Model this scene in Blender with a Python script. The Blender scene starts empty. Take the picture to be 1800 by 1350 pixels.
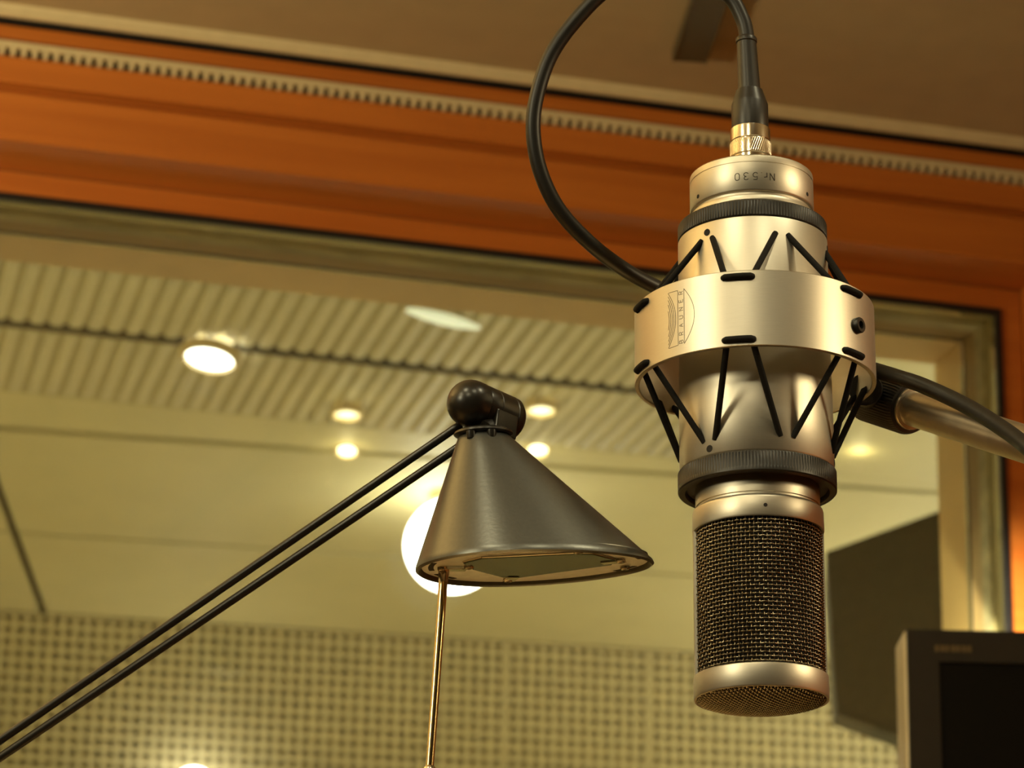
import bpy, bmesh, math, random
from mathutils import Vector, Matrix, Euler
random.seed(7)
PI = math.pi
R_ = math.radians
SC = bpy.context.scene
COL = SC.collection

# ------------------------------------------------------------------ camera
cam_d = bpy.data.cameras.new('camera')
cam = bpy.data.objects.new('camera', cam_d)
COL.objects.link(cam)
SC.camera = cam
PITCH, ROLL = R_(19.2), R_(1.2)
fw = Vector((0, math.cos(PITCH), math.sin(PITCH)))
r0 = Vector((1, 0, 0))
u0 = r0.cross(fw)
rt = r0 * math.cos(ROLL) + u0 * math.sin(ROLL)
up = rt.cross(fw)
m3 = Matrix((rt, up, -fw)).transposed()
cam.matrix_world = Matrix.Translation((0, 0, 1.15)) @ m3.to_4x4()
cam_d.sensor_width = 36.0
cam_d.lens = 5200 / 1800 * 36.0
cam_d.clip_start = 0.05
cam_d.dof.use_dof = True
cam_d.dof.focus_distance = 1.125
cam_d.dof.aperture_fstop = 26.0

# ------------------------------------------------------------------ world, exposure
w = bpy.data.worlds.new('world')
SC.world = w
w.use_nodes = True
w.node_tree.nodes['Background'].inputs[0].default_value = (0.9, 0.75, 0.45, 1)
w.node_tree.nodes['Background'].inputs[1].default_value = 0.02
SC.view_settings.view_transform = 'Standard'
SC.view_settings.look = 'None'
SC.view_settings.gamma = 1.0
SC.view_settings.use_curve_mapping = False
SC.view_settings.exposure = 0.25

# light levels (watts) used by the lamp builders further down
KEY_W, RIGHT_W, CEIL_W, UPFILL_W, OVER_W = 22.0, 17.0, 10.0, 58.0, 14.0
DESK_FILL_W = 9.0
FAR_UP_W, GLOBE_E, BEAM_W = 42.0, 9.0, 110.0
WARM = (1.0, 0.89, 0.56)
WARM2 = (1.0, 0.80, 0.44)
FARC = (1.0, 1.0, 0.92)
BEAMC = (1.0, 1.0, 0.95)
WASH_W = 85.0

# ------------------------------------------------------------------ helpers
def lin(r, g, b):
    f = lambda c: (c / 255 / 12.92) if c / 255 <= 0.04045 else ((c / 255 + 0.055) / 1.055) ** 2.4
    return (f(r), f(g), f(b), 1)

def mat(name, col, rough=0.5, metal=0.0, var=0.08, scale=40.0, bump=0.0, spec=0.5, stretch=None, coat=0.0, aniso=0.0):
    m = bpy.data.materials.new(name)
    m.use_nodes = True
    nt = m.node_tree
    b = nt.nodes['Principled BSDF']
    tc = nt.nodes.new('ShaderNodeTexCoord')
    mp = nt.nodes.new('ShaderNodeMapping')
    nt.links.new(tc.outputs['Object'], mp.inputs[0])
    if stretch:
        mp.inputs['Scale'].default_value = stretch
    nz = nt.nodes.new('ShaderNodeTexNoise')
    nz.inputs['Scale'].default_value = scale
    nz.inputs['Detail'].default_value = 5
    nt.links.new(mp.outputs[0], nz.inputs['Vector'])
    rp = nt.nodes.new('ShaderNodeValToRGB')
    rp.color_ramp.elements[0].position = 0.3
    rp.color_ramp.elements[1].position = 0.7
    rp.color_ramp.elements[0].color = (col[0] * (1 - var), col[1] * (1 - var), col[2] * (1 - var), 1)
    rp.color_ramp.elements[1].color = (min(1, col[0] * (1 + var)), min(1, col[1] * (1 + var)), min(1, col[2] * (1 + var)), 1)
    nt.links.new(nz.outputs['Fac'], rp.inputs[0])
    nt.links.new(rp.outputs[0], b.inputs['Base Color'])
    b.inputs['Roughness'].default_value = rough
    b.inputs['Metallic'].default_value = metal
    b.inputs['Specular IOR Level'].default_value = spec
    b.inputs['Coat Weight'].default_value = coat
    if aniso:
        b.inputs['Anisotropic'].default_value = aniso
        tg = nt.nodes.new('ShaderNodeTangent')
        tg.direction_type = 'RADIAL'
        tg.axis = 'Z'
        nt.links.new(tg.outputs[0], b.inputs['Tangent'])
    if bump:
        bp = nt.nodes.new('ShaderNodeBump')
        bp.inputs['Strength'].default_value = bump
        bp.inputs['Distance'].default_value = 0.001
        nt.links.new(nz.outputs['Fac'], bp.inputs['Height'])
        nt.links.new(bp.outputs[0], b.inputs['Normal'])
    return m

def emis(name, col, strength):
    m = bpy.data.materials.new(name)
    m.use_nodes = True
    nt = m.node_tree
    b = nt.nodes['Principled BSDF']
    b.inputs['Base Color'].default_value = (0.8, 0.8, 0.8, 1)
    b.inputs['Emission Color'].default_value = (col[0], col[1], col[2], 1)
    b.inputs['Emission Strength'].default_value = strength
    return m

def wood(name, c1, c2, rough=0.42, axis=0):
    m = bpy.data.materials.new(name)
    m.use_nodes = True
    nt = m.node_tree
    b = nt.nodes['Principled BSDF']
    tc = nt.nodes.new('ShaderNodeTexCoord')
    mp = nt.nodes.new('ShaderNodeMapping')
    s = [60, 60, 60]
    s[axis] = 2.5
    mp.inputs['Scale'].default_value = s
    nt.links.new(tc.outputs['Object'], mp.inputs[0])
    nz = nt.nodes.new('ShaderNodeTexNoise')
    nz.inputs['Scale'].default_value = 1.0
    nz.inputs['Detail'].default_value = 6
    nz.inputs['Distortion'].default_value = 0.6
    nt.links.new(mp.outputs[0], nz.inputs['Vector'])
    rp = nt.nodes.new('ShaderNodeValToRGB')
    rp.color_ramp.elements[0].position = 0.3
    rp.color_ramp.elements[1].position = 0.7
    rp.color_ramp.elements[0].color = c1
    rp.color_ramp.elements[1].color = c2
    nt.links.new(nz.outputs['Fac'], rp.inputs[0])
    nt.links.new(rp.outputs[0], b.inputs['Base Color'])
    b.inputs['Roughness'].default_value = rough
    return m

def glass(name, tint=(0.97, 0.98, 0.94)):
    m = bpy.data.materials.new(name)
    m.use_nodes = True
    nt = m.node_tree
    nt.nodes.remove(nt.nodes['Principled BSDF'])
    out = nt.nodes['Material Output']
    tr = nt.nodes.new('ShaderNodeBsdfTransparent')
    tr.inputs[0].default_value = (*tint, 1)
    gl = nt.nodes.new('ShaderNodeBsdfGlossy')
    gl.inputs['Roughness'].default_value = 0.0
    fr = nt.nodes.new('ShaderNodeFresnel')
    fr.inputs['IOR'].default_value = 1.45
    mx = nt.nodes.new('ShaderNodeMixShader')
    nt.links.new(fr.outputs[0], mx.inputs[0])
    nt.links.new(tr.outputs[0], mx.inputs[1])
    nt.links.new(gl.outputs[0], mx.inputs[2])
    nt.links.new(mx.outputs[0], out.inputs[0])
    return m

class MB:
    """collects shapes into one mesh"""
    def __init__(s):
        s.v = []; s.f = []
    def box(s, x0, x1, y0, y1, z0, z1):
        n = len(s.v)
        s.v += [(x, y, z) for x in (x0, x1) for y in (y0, y1) for z in (z0, z1)]
        s.f += [tuple(n + i for i in q) for q in ((0, 1, 3, 2), (4, 6, 7, 5), (0, 4, 5, 1), (2, 3, 7, 6), (0, 2, 6, 4), (1, 5, 7, 3))]
        return s
    def lathe(s, prof, n=64, mtx=None, closed=False, a0=0.0, a1=2 * PI, mod=None):
        """prof: list of (r, z) around local z; mod(i, j) -> radius factor"""
        full = abs(a1 - a0 - 2 * PI) < 1e-6
        base = len(s.v)
        cols = n if full else n + 1
        for j, (r, z) in enumerate(prof):
            for i in range(cols):
                a = a0 + (a1 - a0) * i / n
                rr = r * (mod(i, j) if mod else 1)
                p = Vector((rr * math.cos(a), rr * math.sin(a), z))
                if mtx: p = mtx @ p
                s.v.append(tuple(p))
        m = len(prof)
        for j in range(m if closed else m - 1):
            j2 = (j + 1) % m
            for i in range(n):
                i2 = (i + 1) % cols
                s.f.append((base + j * cols + i, base + j * cols + i2, base + j2 * cols + i2, base + j2 * cols + i))
        return s
    def disc(s, c, r, n=24, mtx=None, rev=False):
        base = len(s.v)
        for i in range(n):
            a = 2 * PI * i / n
            p = Vector((c[0] + r * math.cos(a), c[1] + r * math.sin(a), c[2]))
            if mtx: p = mtx @ p
            s.v.append(tuple(p))
        q = tuple(range(base, base + n))
        s.f.append(q[::-1] if rev else q)
        return s
    def cyl(s, p, q, r, n=20, r2=None):
        p = Vector(p); q = Vector(q)
        d = q - p
        mt = Matrix.Translation(p) @ d.to_track_quat('Z', 'Y').to_matrix().to_4x4()
        r2 = r if r2 is None else r2
        L = d.length
        s.lathe([(1e-5, 0), (r, 0), (r2, L), (1e-5, L)], n, mt)
        return s
    def tube(s, pts, r, n=8, closed=False, caps=True):
        pts = [Vector(p) for p in pts]
        N = len(pts)
        base = len(s.v)
        prev = None
        for i, p in enumerate(pts):
            if closed:
                t = (pts[(i + 1) % N] - pts[i - 1]).normalized()
            else:
                t = (pts[min(i + 1, N - 1)] - pts[max(i - 1, 0)]).normalized()
            if prev is None:
                a = Vector((0, 0, 1)) if abs(t.z) < 0.9 else Vector((1, 0, 0))
                nrm = (a - t * a.dot(t)).normalized()
            else:
                nrm = (prev - t * prev.dot(t)).normalized()
            prev = nrm
            bn = t.cross(nrm)
            rr = r[i] if isinstance(r, (list, tuple)) else r
            for k in range(n):
                a = 2 * PI * k / n
                s.v.append(tuple(p + nrm * (rr * math.cos(a)) + bn * (rr * math.sin(a))))
        for i in range(N if closed else N - 1):
            i2 = (i + 1) % N
            for k in range(n):
                k2 = (k + 1) % n
                s.f.append((base + i * n + k, base + i * n + k2, base + i2 * n + k2, base + i2 * n + k))
        if not closed and caps:
            s.f.append(tuple(base + k for k in range(n))[::-1])
            s.f.append(tuple(base + (N - 1) * n + k for k in range(n)))
        return s
    def poly(s, pts, h, axis=2):
        """prism from a 2-D outline, extruded from h[0] to h[1] along z"""
        n = len(pts); b = len(s.v)
        for z in h:
            for (x, y) in pts: s.v.append((x, y, z))
        s.f.append(tuple(range(b, b + n))[::-1])
        s.f.append(tuple(range(b + n, b + 2 * n)))
        for i in range(n):
            j = (i + 1) % n
            s.f.append((b + i, b + j, b + n + j, b + n + i))
        return s
    def build(s, name, material, parent=None, smooth=None, loc=None, rot=None, bevel=0.0):
        me = bpy.data.meshes.new(name)
        me.from_pydata(s.v, [], s.f)
        bm = bmesh.new(); bm.from_mesh(me)
        bmesh.ops.remove_doubles(bm, verts=bm.verts, dist=1e-7)
        bmesh.ops.recalc_face_normals(bm, faces=bm.faces)
        bm.to_mesh(me); bm.free()
        me.materials.append(material)
        if smooth is not None:
            me.polygons.foreach_set('use_smooth', [True] * len(me.polygons))
            me.set_sharp_from_angle(angle=R_(smooth))
        o = bpy.data.objects.new(name, me)
        COL.objects.link(o)
        if parent: o.parent = parent
        if loc is not None: o.location = loc
        if rot is not None: o.rotation_euler = rot
        if bevel:
            md = o.modifiers.new('bevel', 'BEVEL'); md.width = bevel; md.segments = 2; md.limit_method = 'ANGLE'
        return o

def thing(name, label=None, cat=None, loc=(0, 0, 0), rot=(0, 0, 0), group=None, kind=None):
    o = bpy.data.objects.new(name, None)
    o.empty_display_size = 0.02
    COL.objects.link(o)
    o.location = loc; o.rotation_euler = rot
    return tag(o, label, cat, group, kind)

def tag(o, label=None, cat=None, group=None, kind=None):
    if label: o['label'] = label
    if cat: o['category'] = cat
    if group: o['group'] = group
    if kind: o['kind'] = kind
    return o

def lamp(name, typ, parent, loc, energy, color, size=0.05, rot=(0, 0, 0), **kw):
    d = bpy.data.lights.new(name, typ)
    d.energy = energy; d.color = color
    if typ == 'AREA': d.size = size
    else: d.shadow_soft_size = size
    for k, v in kw.items(): setattr(d, k, v)
    o = bpy.data.objects.new(name, d)
    COL.objects.link(o)
    if parent: o.parent = parent
    o.location = loc; o.rotation_euler = rot
    return o

def smooth_path(ctrl, per=8):
    c = [Vector(p) for p in ctrl]
    out = []
    for i in range(len(c) - 1):
        p0 = c[max(i - 1, 0)]; p1 = c[i]; p2 = c[i + 1]; p3 = c[min(i + 2, len(c) - 1)]
        for k in range(per):
            t = k / per
            out.append(0.5 * ((2 * p1) + (p2 - p0) * t + (2 * p0 - 5 * p1 + 4 * p2 - p3) * t * t + (3 * p1 - p0 - 3 * p2 + p3) * t ** 3))
    out.append(c[-1])
    return out

# ------------------------------------------------------------------ materials
M = {}
M['satin'] = mat('satin_champagne_metal', (0.58, 0.54, 0.455), 0.41, 1.0, 0.03, 300, 0.02, stretch=(1, 1, 30), aniso=0.35)
M['satin_ring'] = mat('satin_ring_metal', (0.58, 0.54, 0.455), 0.40, 1.0, 0.03, 250, 0.03, stretch=(1, 1, 25), aniso=0.3)
M['nickel'] = mat('polished_nickel', (0.66, 0.60, 0.48), 0.2, 1.0, 0.05, 200)
M['chrome'] = mat('dull_chrome', (0.60, 0.54, 0.44), 0.36, 1.0, 0.08, 120, stretch=(1, 1, 1))
M['wire'] = mat('dark_wire', (0.27, 0.235, 0.165), 0.17, 1.0, 0.1, 300)
M['black_plastic'] = mat('black_plastic', (0.016, 0.014, 0.011), 0.38, 0, 0.15, 150)
M['black_metal'] = mat('black_satin_metal', (0.012, 0.0105, 0.0085), 0.42, 0.0, 0.15, 120, 0.02)
M['rubber'] = mat('black_rubber', (0.011, 0.0095, 0.0075), 0.42, 0, 0.1, 200)
M['cord'] = mat('black_cord', (0.006, 0.005, 0.004), 0.75, 0, 0.2, 900, 0.2, spec=0.2)
M['engrave'] = mat('engraving', (0.03, 0.024, 0.014), 0.7, 0, 0.1, 300)
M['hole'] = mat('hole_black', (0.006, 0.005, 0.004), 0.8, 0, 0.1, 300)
M['shade'] = mat('shade_grey_enamel', (0.110, 0.112, 0.102), 0.34, 0.7, 0.06, 700, 0.04, spec=0.6)
M['lampblack'] = mat('lamp_black_enamel', (0.014, 0.012, 0.0095), 0.30, 0.0, 0.08, 300, 0.02)
M['plate'] = mat('reflector_plate', (0.82, 0.80, 0.74), 0.36, 0.55, 0.08, 250, 0.03)
M['brass'] = mat('brass_rod', (0.72, 0.55, 0.25), 0.18, 1.0, 0.08, 120)
M['dark_glass'] = mat('dark_glass', (0.035, 0.042, 0.028), 0.15, 0, 0.05, 60, spec=0.25)
M['wood'] = wood('orange_wood', lin(180, 98, 32), lin(196, 112, 40), axis=0)
M['wood_v'] = wood('orange_wood_upright', lin(180, 98, 32), lin(196, 112, 40), axis=2)
M['pale'] = mat('pale_alloy_trim', lin(205, 185, 140), 0.4, 0, 0.05, 60)
M['gasket'] = mat('black_gasket', (0.012, 0.011, 0.010), 0.35, 0, 0.1, 60)
M['ceil'] = mat('tan_ceiling_plaster', lin(172, 145, 100), 0.85, 0, 0.04, 25, 0.05)
M['wallp'] = mat('wall_plaster', lin(150, 132, 98), 0.85, 0, 0.05, 18, 0.05)
M['dark_wall'] = mat('dark_foam_wall', (0.02, 0.017, 0.012), 0.95, 0, 0.2, 30, 0.2)
M['sealant'] = mat('old_sealant', lin(222, 206, 156), 0.75, 0, 0.28, 14, 0.3, stretch=(1, 3, 3))
M['alloy'] = mat('window_alloy', lin(208, 190, 130), 0.35, 0.2, 0.06, 20)
M['reveal'] = mat('reveal_tan', lin(208, 172, 116), 0.45, 0, 0.06, 10)
M['slat'] = mat('pale_slat', lin(203, 192, 156), 0.6, 0, 0.05, 20)
M['slat_back'] = mat('slat_backing', lin(178, 164, 122), 0.9, 0, 0.05, 20)
M['panel'] = mat('plain_ceiling_panel', lin(205, 193, 146), 0.6, 0, 0.03, 8)
M['void'] = mat('ceiling_void', lin(62, 54, 32), 0.95, 0, 0.1, 20)
M['perf'] = mat('perforated_panel', lin(190, 176, 134), 0.65, 0, 0.05, 12)
M['perf_back'] = mat('perforated_backing', lin(135, 118, 72), 0.95, 0, 0.1, 12)
M['floor'] = mat('floor_carpet', lin(120, 95, 60), 0.95, 0, 0.15, 60, 0.2)
M['floor2'] = mat('studio_floor', lin(212, 202, 174), 0.6, 0, 0.08, 6)
M['speaker'] = mat('dark_cabinet', (0.07, 0.065, 0.045), 0.65, 0, 0.12, 60, 0.1)
M['screen_frame'] = mat('monitor_frame', (0.020, 0.017, 0.012), 0.5, 0, 0.1, 120)
M['screen_side'] = mat('monitor_side', lin(195, 180, 145), 0.35, 0.2, 0.05, 80)
M['screen'] = mat('monitor_screen', (0.003, 0.0025, 0.0015), 0.5, 0, 0.05, 60, spec=0.2)
M['logo'] = mat('monitor_badge', lin(120, 105, 75), 0.4, 0.3, 0.05, 80)
M['desk'] = wood('desk_wood', lin(205, 172, 120), lin(215, 184, 132), axis=0)
M['glass'] = glass('window_glass')

# ================================================================== SETTING
# the window wall frame: local x runs along the wall, local y away into the next room
TH = R_(14.5)
WL, WR = (0, 3.0, 0), (0, 0, TH)
CZ = 2.5145           # ceiling of this room
UR, ZT = 0.565, 2.340 # right edge and top edge of the glass
UL, ZB = -1.45, 0.95

def wbox(name, m, x0, x1, y0, y1, z0, z1, parent=None, bevel=0.0):
    b = MB().box(x0, x1, y0, y1, z0, z1)
    if parent: return b.build(name, m, parent, bevel=bevel)
    return b.build(name, m, None, loc=WL, rot=WR, bevel=bevel)

# this room
tag(wbox('floor', M['floor'], -2.5, 1.75, -4.7, -0.06, -0.05, 0.0), kind='structure')
tag(wbox('ceiling', M['ceil'], -2.5, 1.75, -4.7, -0.06, CZ, CZ + 0.05), kind='structure')
tag(wbox('wall_left', mat('olive_fabric_wall', lin(112, 100, 78), 0.9, 0, 0.08, 30, 0.1), -2.5, -2.4, -4.6, -0.06, 0, CZ), kind='structure')
tag(wbox('wall_right', M['wood_v'], 1.65, 1.75, -4.6, -0.06, 0, CZ), kind='structure')
tag(wbox('wall_back', M['dark_wall'], -2.4, 1.65, -4.7, -4.6, 0, CZ), kind='structure')
# the wall with the window opening (four blocks around the opening, down to the floor)
b = MB()
OL, OR_, OT, OB = UL - 0.04, UR + 0.045, 2.3742, ZB - 0.04
b.box(-2.4, OL, -0.06, 0.175, 0, 3.3)
b.box(OR_, 1.65, -0.06, 0.175, 0, 3.3)
b.box(OL, OR_, -0.06, 0.175, OT, 3.3)
b.box(OL, OR_, -0.06, 0.175, 0, OB)
tag(b.build('wall_front', M['wallp'], None, loc=WL, rot=WR), kind='structure')

# wooden window head on the wall face
t = thing('trim_1', loc=WL, rot=WR, kind='structure')
wbox('shadow_board', M['wood'], -2.4, 1.65, -0.074, -0.0601, 2.4815, 2.5035, t)
wbox('shadow_gap', M['gasket'], -2.4, 1.65, -0.070, -0.0601, 2.5035, CZ, t)  # black strip, the shade of the gap put into its colour
wbox('upper_board', M['wood'], -2.4, 1.65, -0.079, -0.0601, 2.4375, 2.4670, t, 0.0015)
wbox('groove', M['wood'], -2.4, 1.65, -0.064, -0.0601, 2.4265, 2.4375, t)
wbox('lower_board', M['wood'], -2.4, 1.65, -0.079, -0.0601, 2.3726, 2.4265, t, 0.0015)
wbox('soffit_board', M['wood'], OL, OR_ - 0.013, -0.0600, -0.0001, 2.3727, 2.3740, t)
# cornice at the ceiling
t = thing('trim_2', loc=WL, rot=WR, kind='structure')
b = MB()
prof = [(-0.093, 2.5035), (-0.099, 2.5035), (-0.100, 2.505), (-0.1005, 2.510), (-0.104, CZ - 0.0001), (-0.093, CZ - 0.0001)]
n0 = len(prof)
for x in (-2.4, 1.65):
    for (y, z) in prof: b.v.append((x, y, z))
b.f += [tuple(range(n0)), tuple(range(n0, 2 * n0))] + [(i, (i + 1) % n0, n0 + (i + 1) % n0, n0 + i) for i in range(n0)]
b.build('cornice', M['pale'], t)
# toothed pale strip along the head
t = thing('trim_3', loc=WL, rot=WR, kind='structure')
wbox('strip', M['pale'], -2.4, 1.65, -0.084, -0.0741, 2.4745, 2.4815, t)
b = MB()
x = -2.39
while x < 1.64:
    b.box(x, x + 0.0056, -0.084, -0.0741, 2.4672, 2.4745)
    x += 0.0112
o = b.build('teeth', M['pale'], t); o['kind'] = 'stuff'

# window: wooden lining, gasket, alloy frames, two panes
t = thing('window_1', loc=WL, rot=WR, kind='structure')
def ring(name, m, grow0, grow1, y0, y1, parent, bevel=0.0):
    """rectangular frame between the glass outline grown by grow0 and by grow1"""
    b = MB()
    xl, xr, zb, zt = UL - grow1, UR + grow1, ZB - grow1, ZT + grow1
    il, ir, ib, it = UL - grow0, UR + grow0, ZB - grow0, ZT + grow0
    o_ = [(xl, zb), (xr, zb), (xr, zt), (xl, zt)]
    i_ = [(il, ib), (ir, ib), (ir, it), (il, it)]
    for y in (y0, y1):
        for q in (o_, i_):
            for (x, z) in q: b.v.append((x, y, z))
    for k in range(4):
        l = (k + 1) % 4
        b.f += [(k, l, 4 + l, 4 + k), (8 + k, 8 + l, 12 + l, 12 + k), (k, l, 8 + l, 8 + k), (4 + k, 4 + l, 12 + l, 12 + k)]
    return b.build(name, m, parent, bevel=bevel)
ring('wooden_casing', M['wood'], 0.0062, 0.0324, 0.0, 0.16, t, 0.0015)
wbox('reveal_jamb', M['wood_v'], OR_ - 0.0125, OR_ - 0.0001, -0.06, -0.0001, OB, OT - 0.0001, t)
ring('gasket', M['gasket'], -0.0015, 0.0061, -0.004, 0.010, t, 0.001)
ring('alloy_frame', M['alloy'], 0.0, 0.0061, 0.0101, 0.031, t)
ring('sealant_strip', M['sealant'], -0.0025, 0.0061, 0.0311, 0.055, t)
ring('inner_casing', M['reveal'], -0.0005, 0.0061, 0.0551, 0.089, t)
ring('inner_gasket', M['gasket'], -0.001, 0.0061, 0.0891, 0.099, t)
ring('far_reveal', M['reveal'], 0.0, 0.0061, 0.0991, 0.178, t)
wbox('pane', M['glass'], UL + 0.002, UR - 0.002, 0.002, 0.008, ZB + 0.002, ZT - 0.002, t)
wbox('pane', M['glass'], UL + 0.002, UR - 0.002, 0.091, 0.097, ZB + 0.002, ZT - 0.002, t)

# ---- the studio beyond the glass
ZC = 3.15
tag(wbox('floor', M['floor2'], -3.2, 2.6, 0.176, 6.5, -0.05, 0.0), kind='structure')
tag(wbox('wall_left', M['perf'], -3.2, -3.1, 0.176, 6.5, 0, 3.3), kind='structure')
tag(wbox('wall_right', M['perf'], 2.5, 2.6, 0.176, 6.5, 0, 3.3), kind='structure')
t = thing('ceiling', loc=WL, rot=WR, kind='structure')
wbox('slat_backing', M['slat_back'], -3.1, 2.5, 0.176, 3.05, ZC + 0.006, ZC + 0.03, t)
P = 0.0378
def slat_mesh(L):
    b = MB()
    b.poly([(-0.0145, 0.0), (-0.0100, -0.007), (0.0100, -0.007), (0.0145, 0.0)], (0, L))
    return b
long_me = short_me = None
for k in range(-58, 33):
    for (y0, L) in ((0.35, 2.248), (2.642, 0.380)):
        me = long_me if L > 1 else short_me
        if me is None:
            o = slat_mesh(L).build('slat', M['slat'], t)
            if L > 1: long_me = o.data
            else: short_me = o.data
        else:
            o = bpy.data.objects.new('slat', me); COL.objects.link(o); o.parent = t
        o.location = (k * P + 0.010, y0, ZC + 0.006)
        o.rotation_euler = (PI / 2, 0, PI)   # outline in x/z, length along +y
b = MB().box(-3.1, 1.255, 2.600, 2.640, ZC + 0.0015, ZC + 0.0059)
b.build('cross_channel', M['void'], t)
MB().box(1.262, 2.49, 0.35, 3.022, ZC - 0.001, ZC + 0.0058).build('ceiling_panel', M['panel'], t)
# plain panels, in the far wall's own frame
PH = R_(9.0)
FWL, FWR = (0, 0, 0), (0, 0, PH)
t = thing('ceiling', loc=FWL, rot=FWR, kind='structure')
b = MB().box(-1.9, 4.2, 5.2, 7.84, ZC + 0.05, ZC + 0.07)
b.build('ceiling_void', M['void'], t)
seam = lambda v: -0.140 + (v - 6.756) * 0.108
for (v0, v1, slant) in ((5.2, 6.228, False), (6.262, 7.052, True), (7.078, 7.832, True)):
    if slant:
        quads = [[(-1.9, v0), (seam(v0) - 0.010, v0), (seam(v1) - 0.010, v1), (-1.9, v1)], [(seam(v0) + 0.010, v0), (2.75, v0), (2.75, v1), (seam(v1) + 0.010, v1)], [(2.765, v0), (4.2, v0), (4.2, v1), (2.765, v1)]]
    else:
        quads = [[(-1.9, v0), (2.75, v0), (2.75, v1), (-1.9, v1)], [(2.765, v0), (4.2, v0), (4.2, v1), (2.765, v1)]]
    for q_ in quads:
        MB().poly(q_, (ZC + 0.013, ZC + 0.025)).build('ceiling_panel', M['panel'], t)
# far wall with perforated panels
t = thing('wall_far', loc=FWL, rot=FWR, kind='structure')
VW = 7.832
MB().box(-1.9, 4.2, VW + 0.03, VW + 0.08, 0, 3.3).build('backing_wall', M['perf_back'], t)
PT, HS = 0.0325, 0.0175
def perforated(u0, cols, rows, ztop):
    b = MB()
    idx = {}
    def vert(x, y, z):
        k = (round(x, 5), round(y, 5), round(z, 5))
        if k not in idx:
            idx[k] = len(b.v); b.v.append(k)
        return idx[k]
    e = (PT - HS) / 2
    for c in range(cols):
        for r in range(rows):
            x0 = u0 + c * PT; z1 = ztop - r * PT; z0 = z1 - PT; x1 = x0 + PT
            o4 = [(x0, z0), (x1, z0), (x1, z1), (x0, z1)]
            i4 = [(x0 + e, z0 + e), (x1 - e, z0 + e), (x1 - e, z1 - e), (x0 + e, z1 - e)]
            for k in range(4):
                l = (k + 1) % 4
                b.f.append((vert(o4[k][0], VW, o4[k][1]), vert(o4[l][0], VW, o4[l][1]), vert(i4[l][0], VW, i4[l][1]), vert(i4[k][0], VW, i4[k][1])))
                b.f.append((vert(i4[k][0], VW, i4[k][1]), vert(i4[l][0], VW, i4[l][1]), vert(i4[l][0], VW + 0.016, i4[l][1]), vert(i4[k][0], VW + 0.016, i4[k][1])))
    return b
ZW = 3.160
for (u0_, cols) in ((-1.885, 96), (1.247, 12), (1.649, 78)):
    if cols:
        perforated(u0_, cols, 22, ZW).build('acoustic_panel', M['perf'], t)
        MB().box(u0_, u0_ + cols * PT, VW, VW + 0.016, 0, ZW - 22 * PT).build('lower_panel', M['perf'], t)
for (a, c) in ((1.236, 1.246), (1.638, 1.648)):
    MB().box(a, c, VW - 0.001, VW + 0.016, 0, ZW).build('cover_strip', M['perf'], t)

# ================================================================== LAMPS OF THE STUDIO BEYOND, SEEN AND ADDED
def downlight(label, loc, r, e_col, strength, tilt=(0, 0, 0), watts=0.0, drop=0.0):  # builds the white downlight and the warm reflection stand-ins
    t = thing('downlight_or_reflection', label, 'light', loc, tilt, 'downlights in the studio ceiling')
    MB().lathe([(r * 1.02, -0.002), (r * 1.06, -0.008), (r * 1.28, -0.006), (r * 1.34, 0.0), (r * 1.34, 0.010), (r * 1.02, 0.010)], 40, closed=True).build('rim', M['pale'], t, 40)
    MB().lathe([(1e-5, -0.004), (r * 0.6, -0.0035), (r * 1.0, -0.001), (r * 1.0, 0.008), (1e-5, 0.008)], 32).build('lens', emis('light_disc_glow', e_col, strength), t, 40)
    if watts: lamp('halo_lamp', 'POINT', t, (0, 0, -0.03 - drop), watts, e_col, r * 0.7)  # point lamp added to light a halo on the ceiling
    if True:
        lamp('floor_bounce_spot', 'SPOT', t, (0, 0, -0.012), BEAM_W, BEAMC, r * 0.7, spot_size=R_(80), spot_blend=0.8)  # spot added under each disc so floor bounce fills the room
    return t
WHITE = (1.0, 0.97, 0.88)
HAL = (1.0, 0.86, 0.50)  # warm discs below stand in for halogen reflections in the glass
downlight('large white round downlight tilted in the slatted ceiling left of the desk lamp', (-0.602, 5.545, 3.123), 0.047, WHITE, 6, (R_(-10), R_(6), 0), 0.0)
downlight('warm disc standing in for a glass reflection at the slat edge, upper left of the lamp joint', (-0.346, 5.905, 3.134), 0.026, HAL, 1.3, (R_(-4), 0, 0), 0.10)
downlight('warm round disc standing in for a glass reflection in the plain ceiling, left of the lamp arm', (-0.362, 6.235, 3.160), 0.020, HAL, 4.0, (R_(-22), 0, 0), 0.12)
downlight('warm disc standing in for a glass reflection at the slat edge, right of the lamp joint', (0.062, 5.850, 3.134), 0.026, HAL, 1.5, (R_(-4), 0, 0), 0.10)
downlight('warm round disc standing in for a glass reflection in the plain ceiling, right beside the shade top', (0.060, 6.200, 3.160), 0.020, HAL, 4.0, (R_(-22), 0, 0), 0.12)
downlight('warm disc standing in for a glass reflection seen just right of the lower microphone collar', (0.762, 6.140, 3.160), 0.028, HAL, 1.3, (R_(-4), 0, 0), 0.14)
# slim glowing streak standing in for the reflection of a fluorescent tube
t = thing('reflection_streak', 'slim pale streak standing in for a fluorescent reflection, set across the slatted ceiling', 'light', (-0.135, 5.315, 3.130), (0, 0, R_(33)))
MB().tube([(-0.085 + 0.17 * k / 12, 0, 0) for k in range(13)], [0.003 + 0.009 * math.sin(PI * k / 12) ** 0.8 for k in range(13)], 14).build('tube', emis('streak_glow', (0.95, 1.0, 0.72), 0.6), t, 60)
for sx in (-1, 1):
    MB().cyl((sx * 0.085, 0, 0), (sx * 0.093, 0, 0), 0.004, 12).build('end_cap', M['pale'], t, 40)
MB().box(-0.06, 0.06, -0.004, 0.004, 0.010, 0.0155).build('holder', M['pale'], t)
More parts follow.
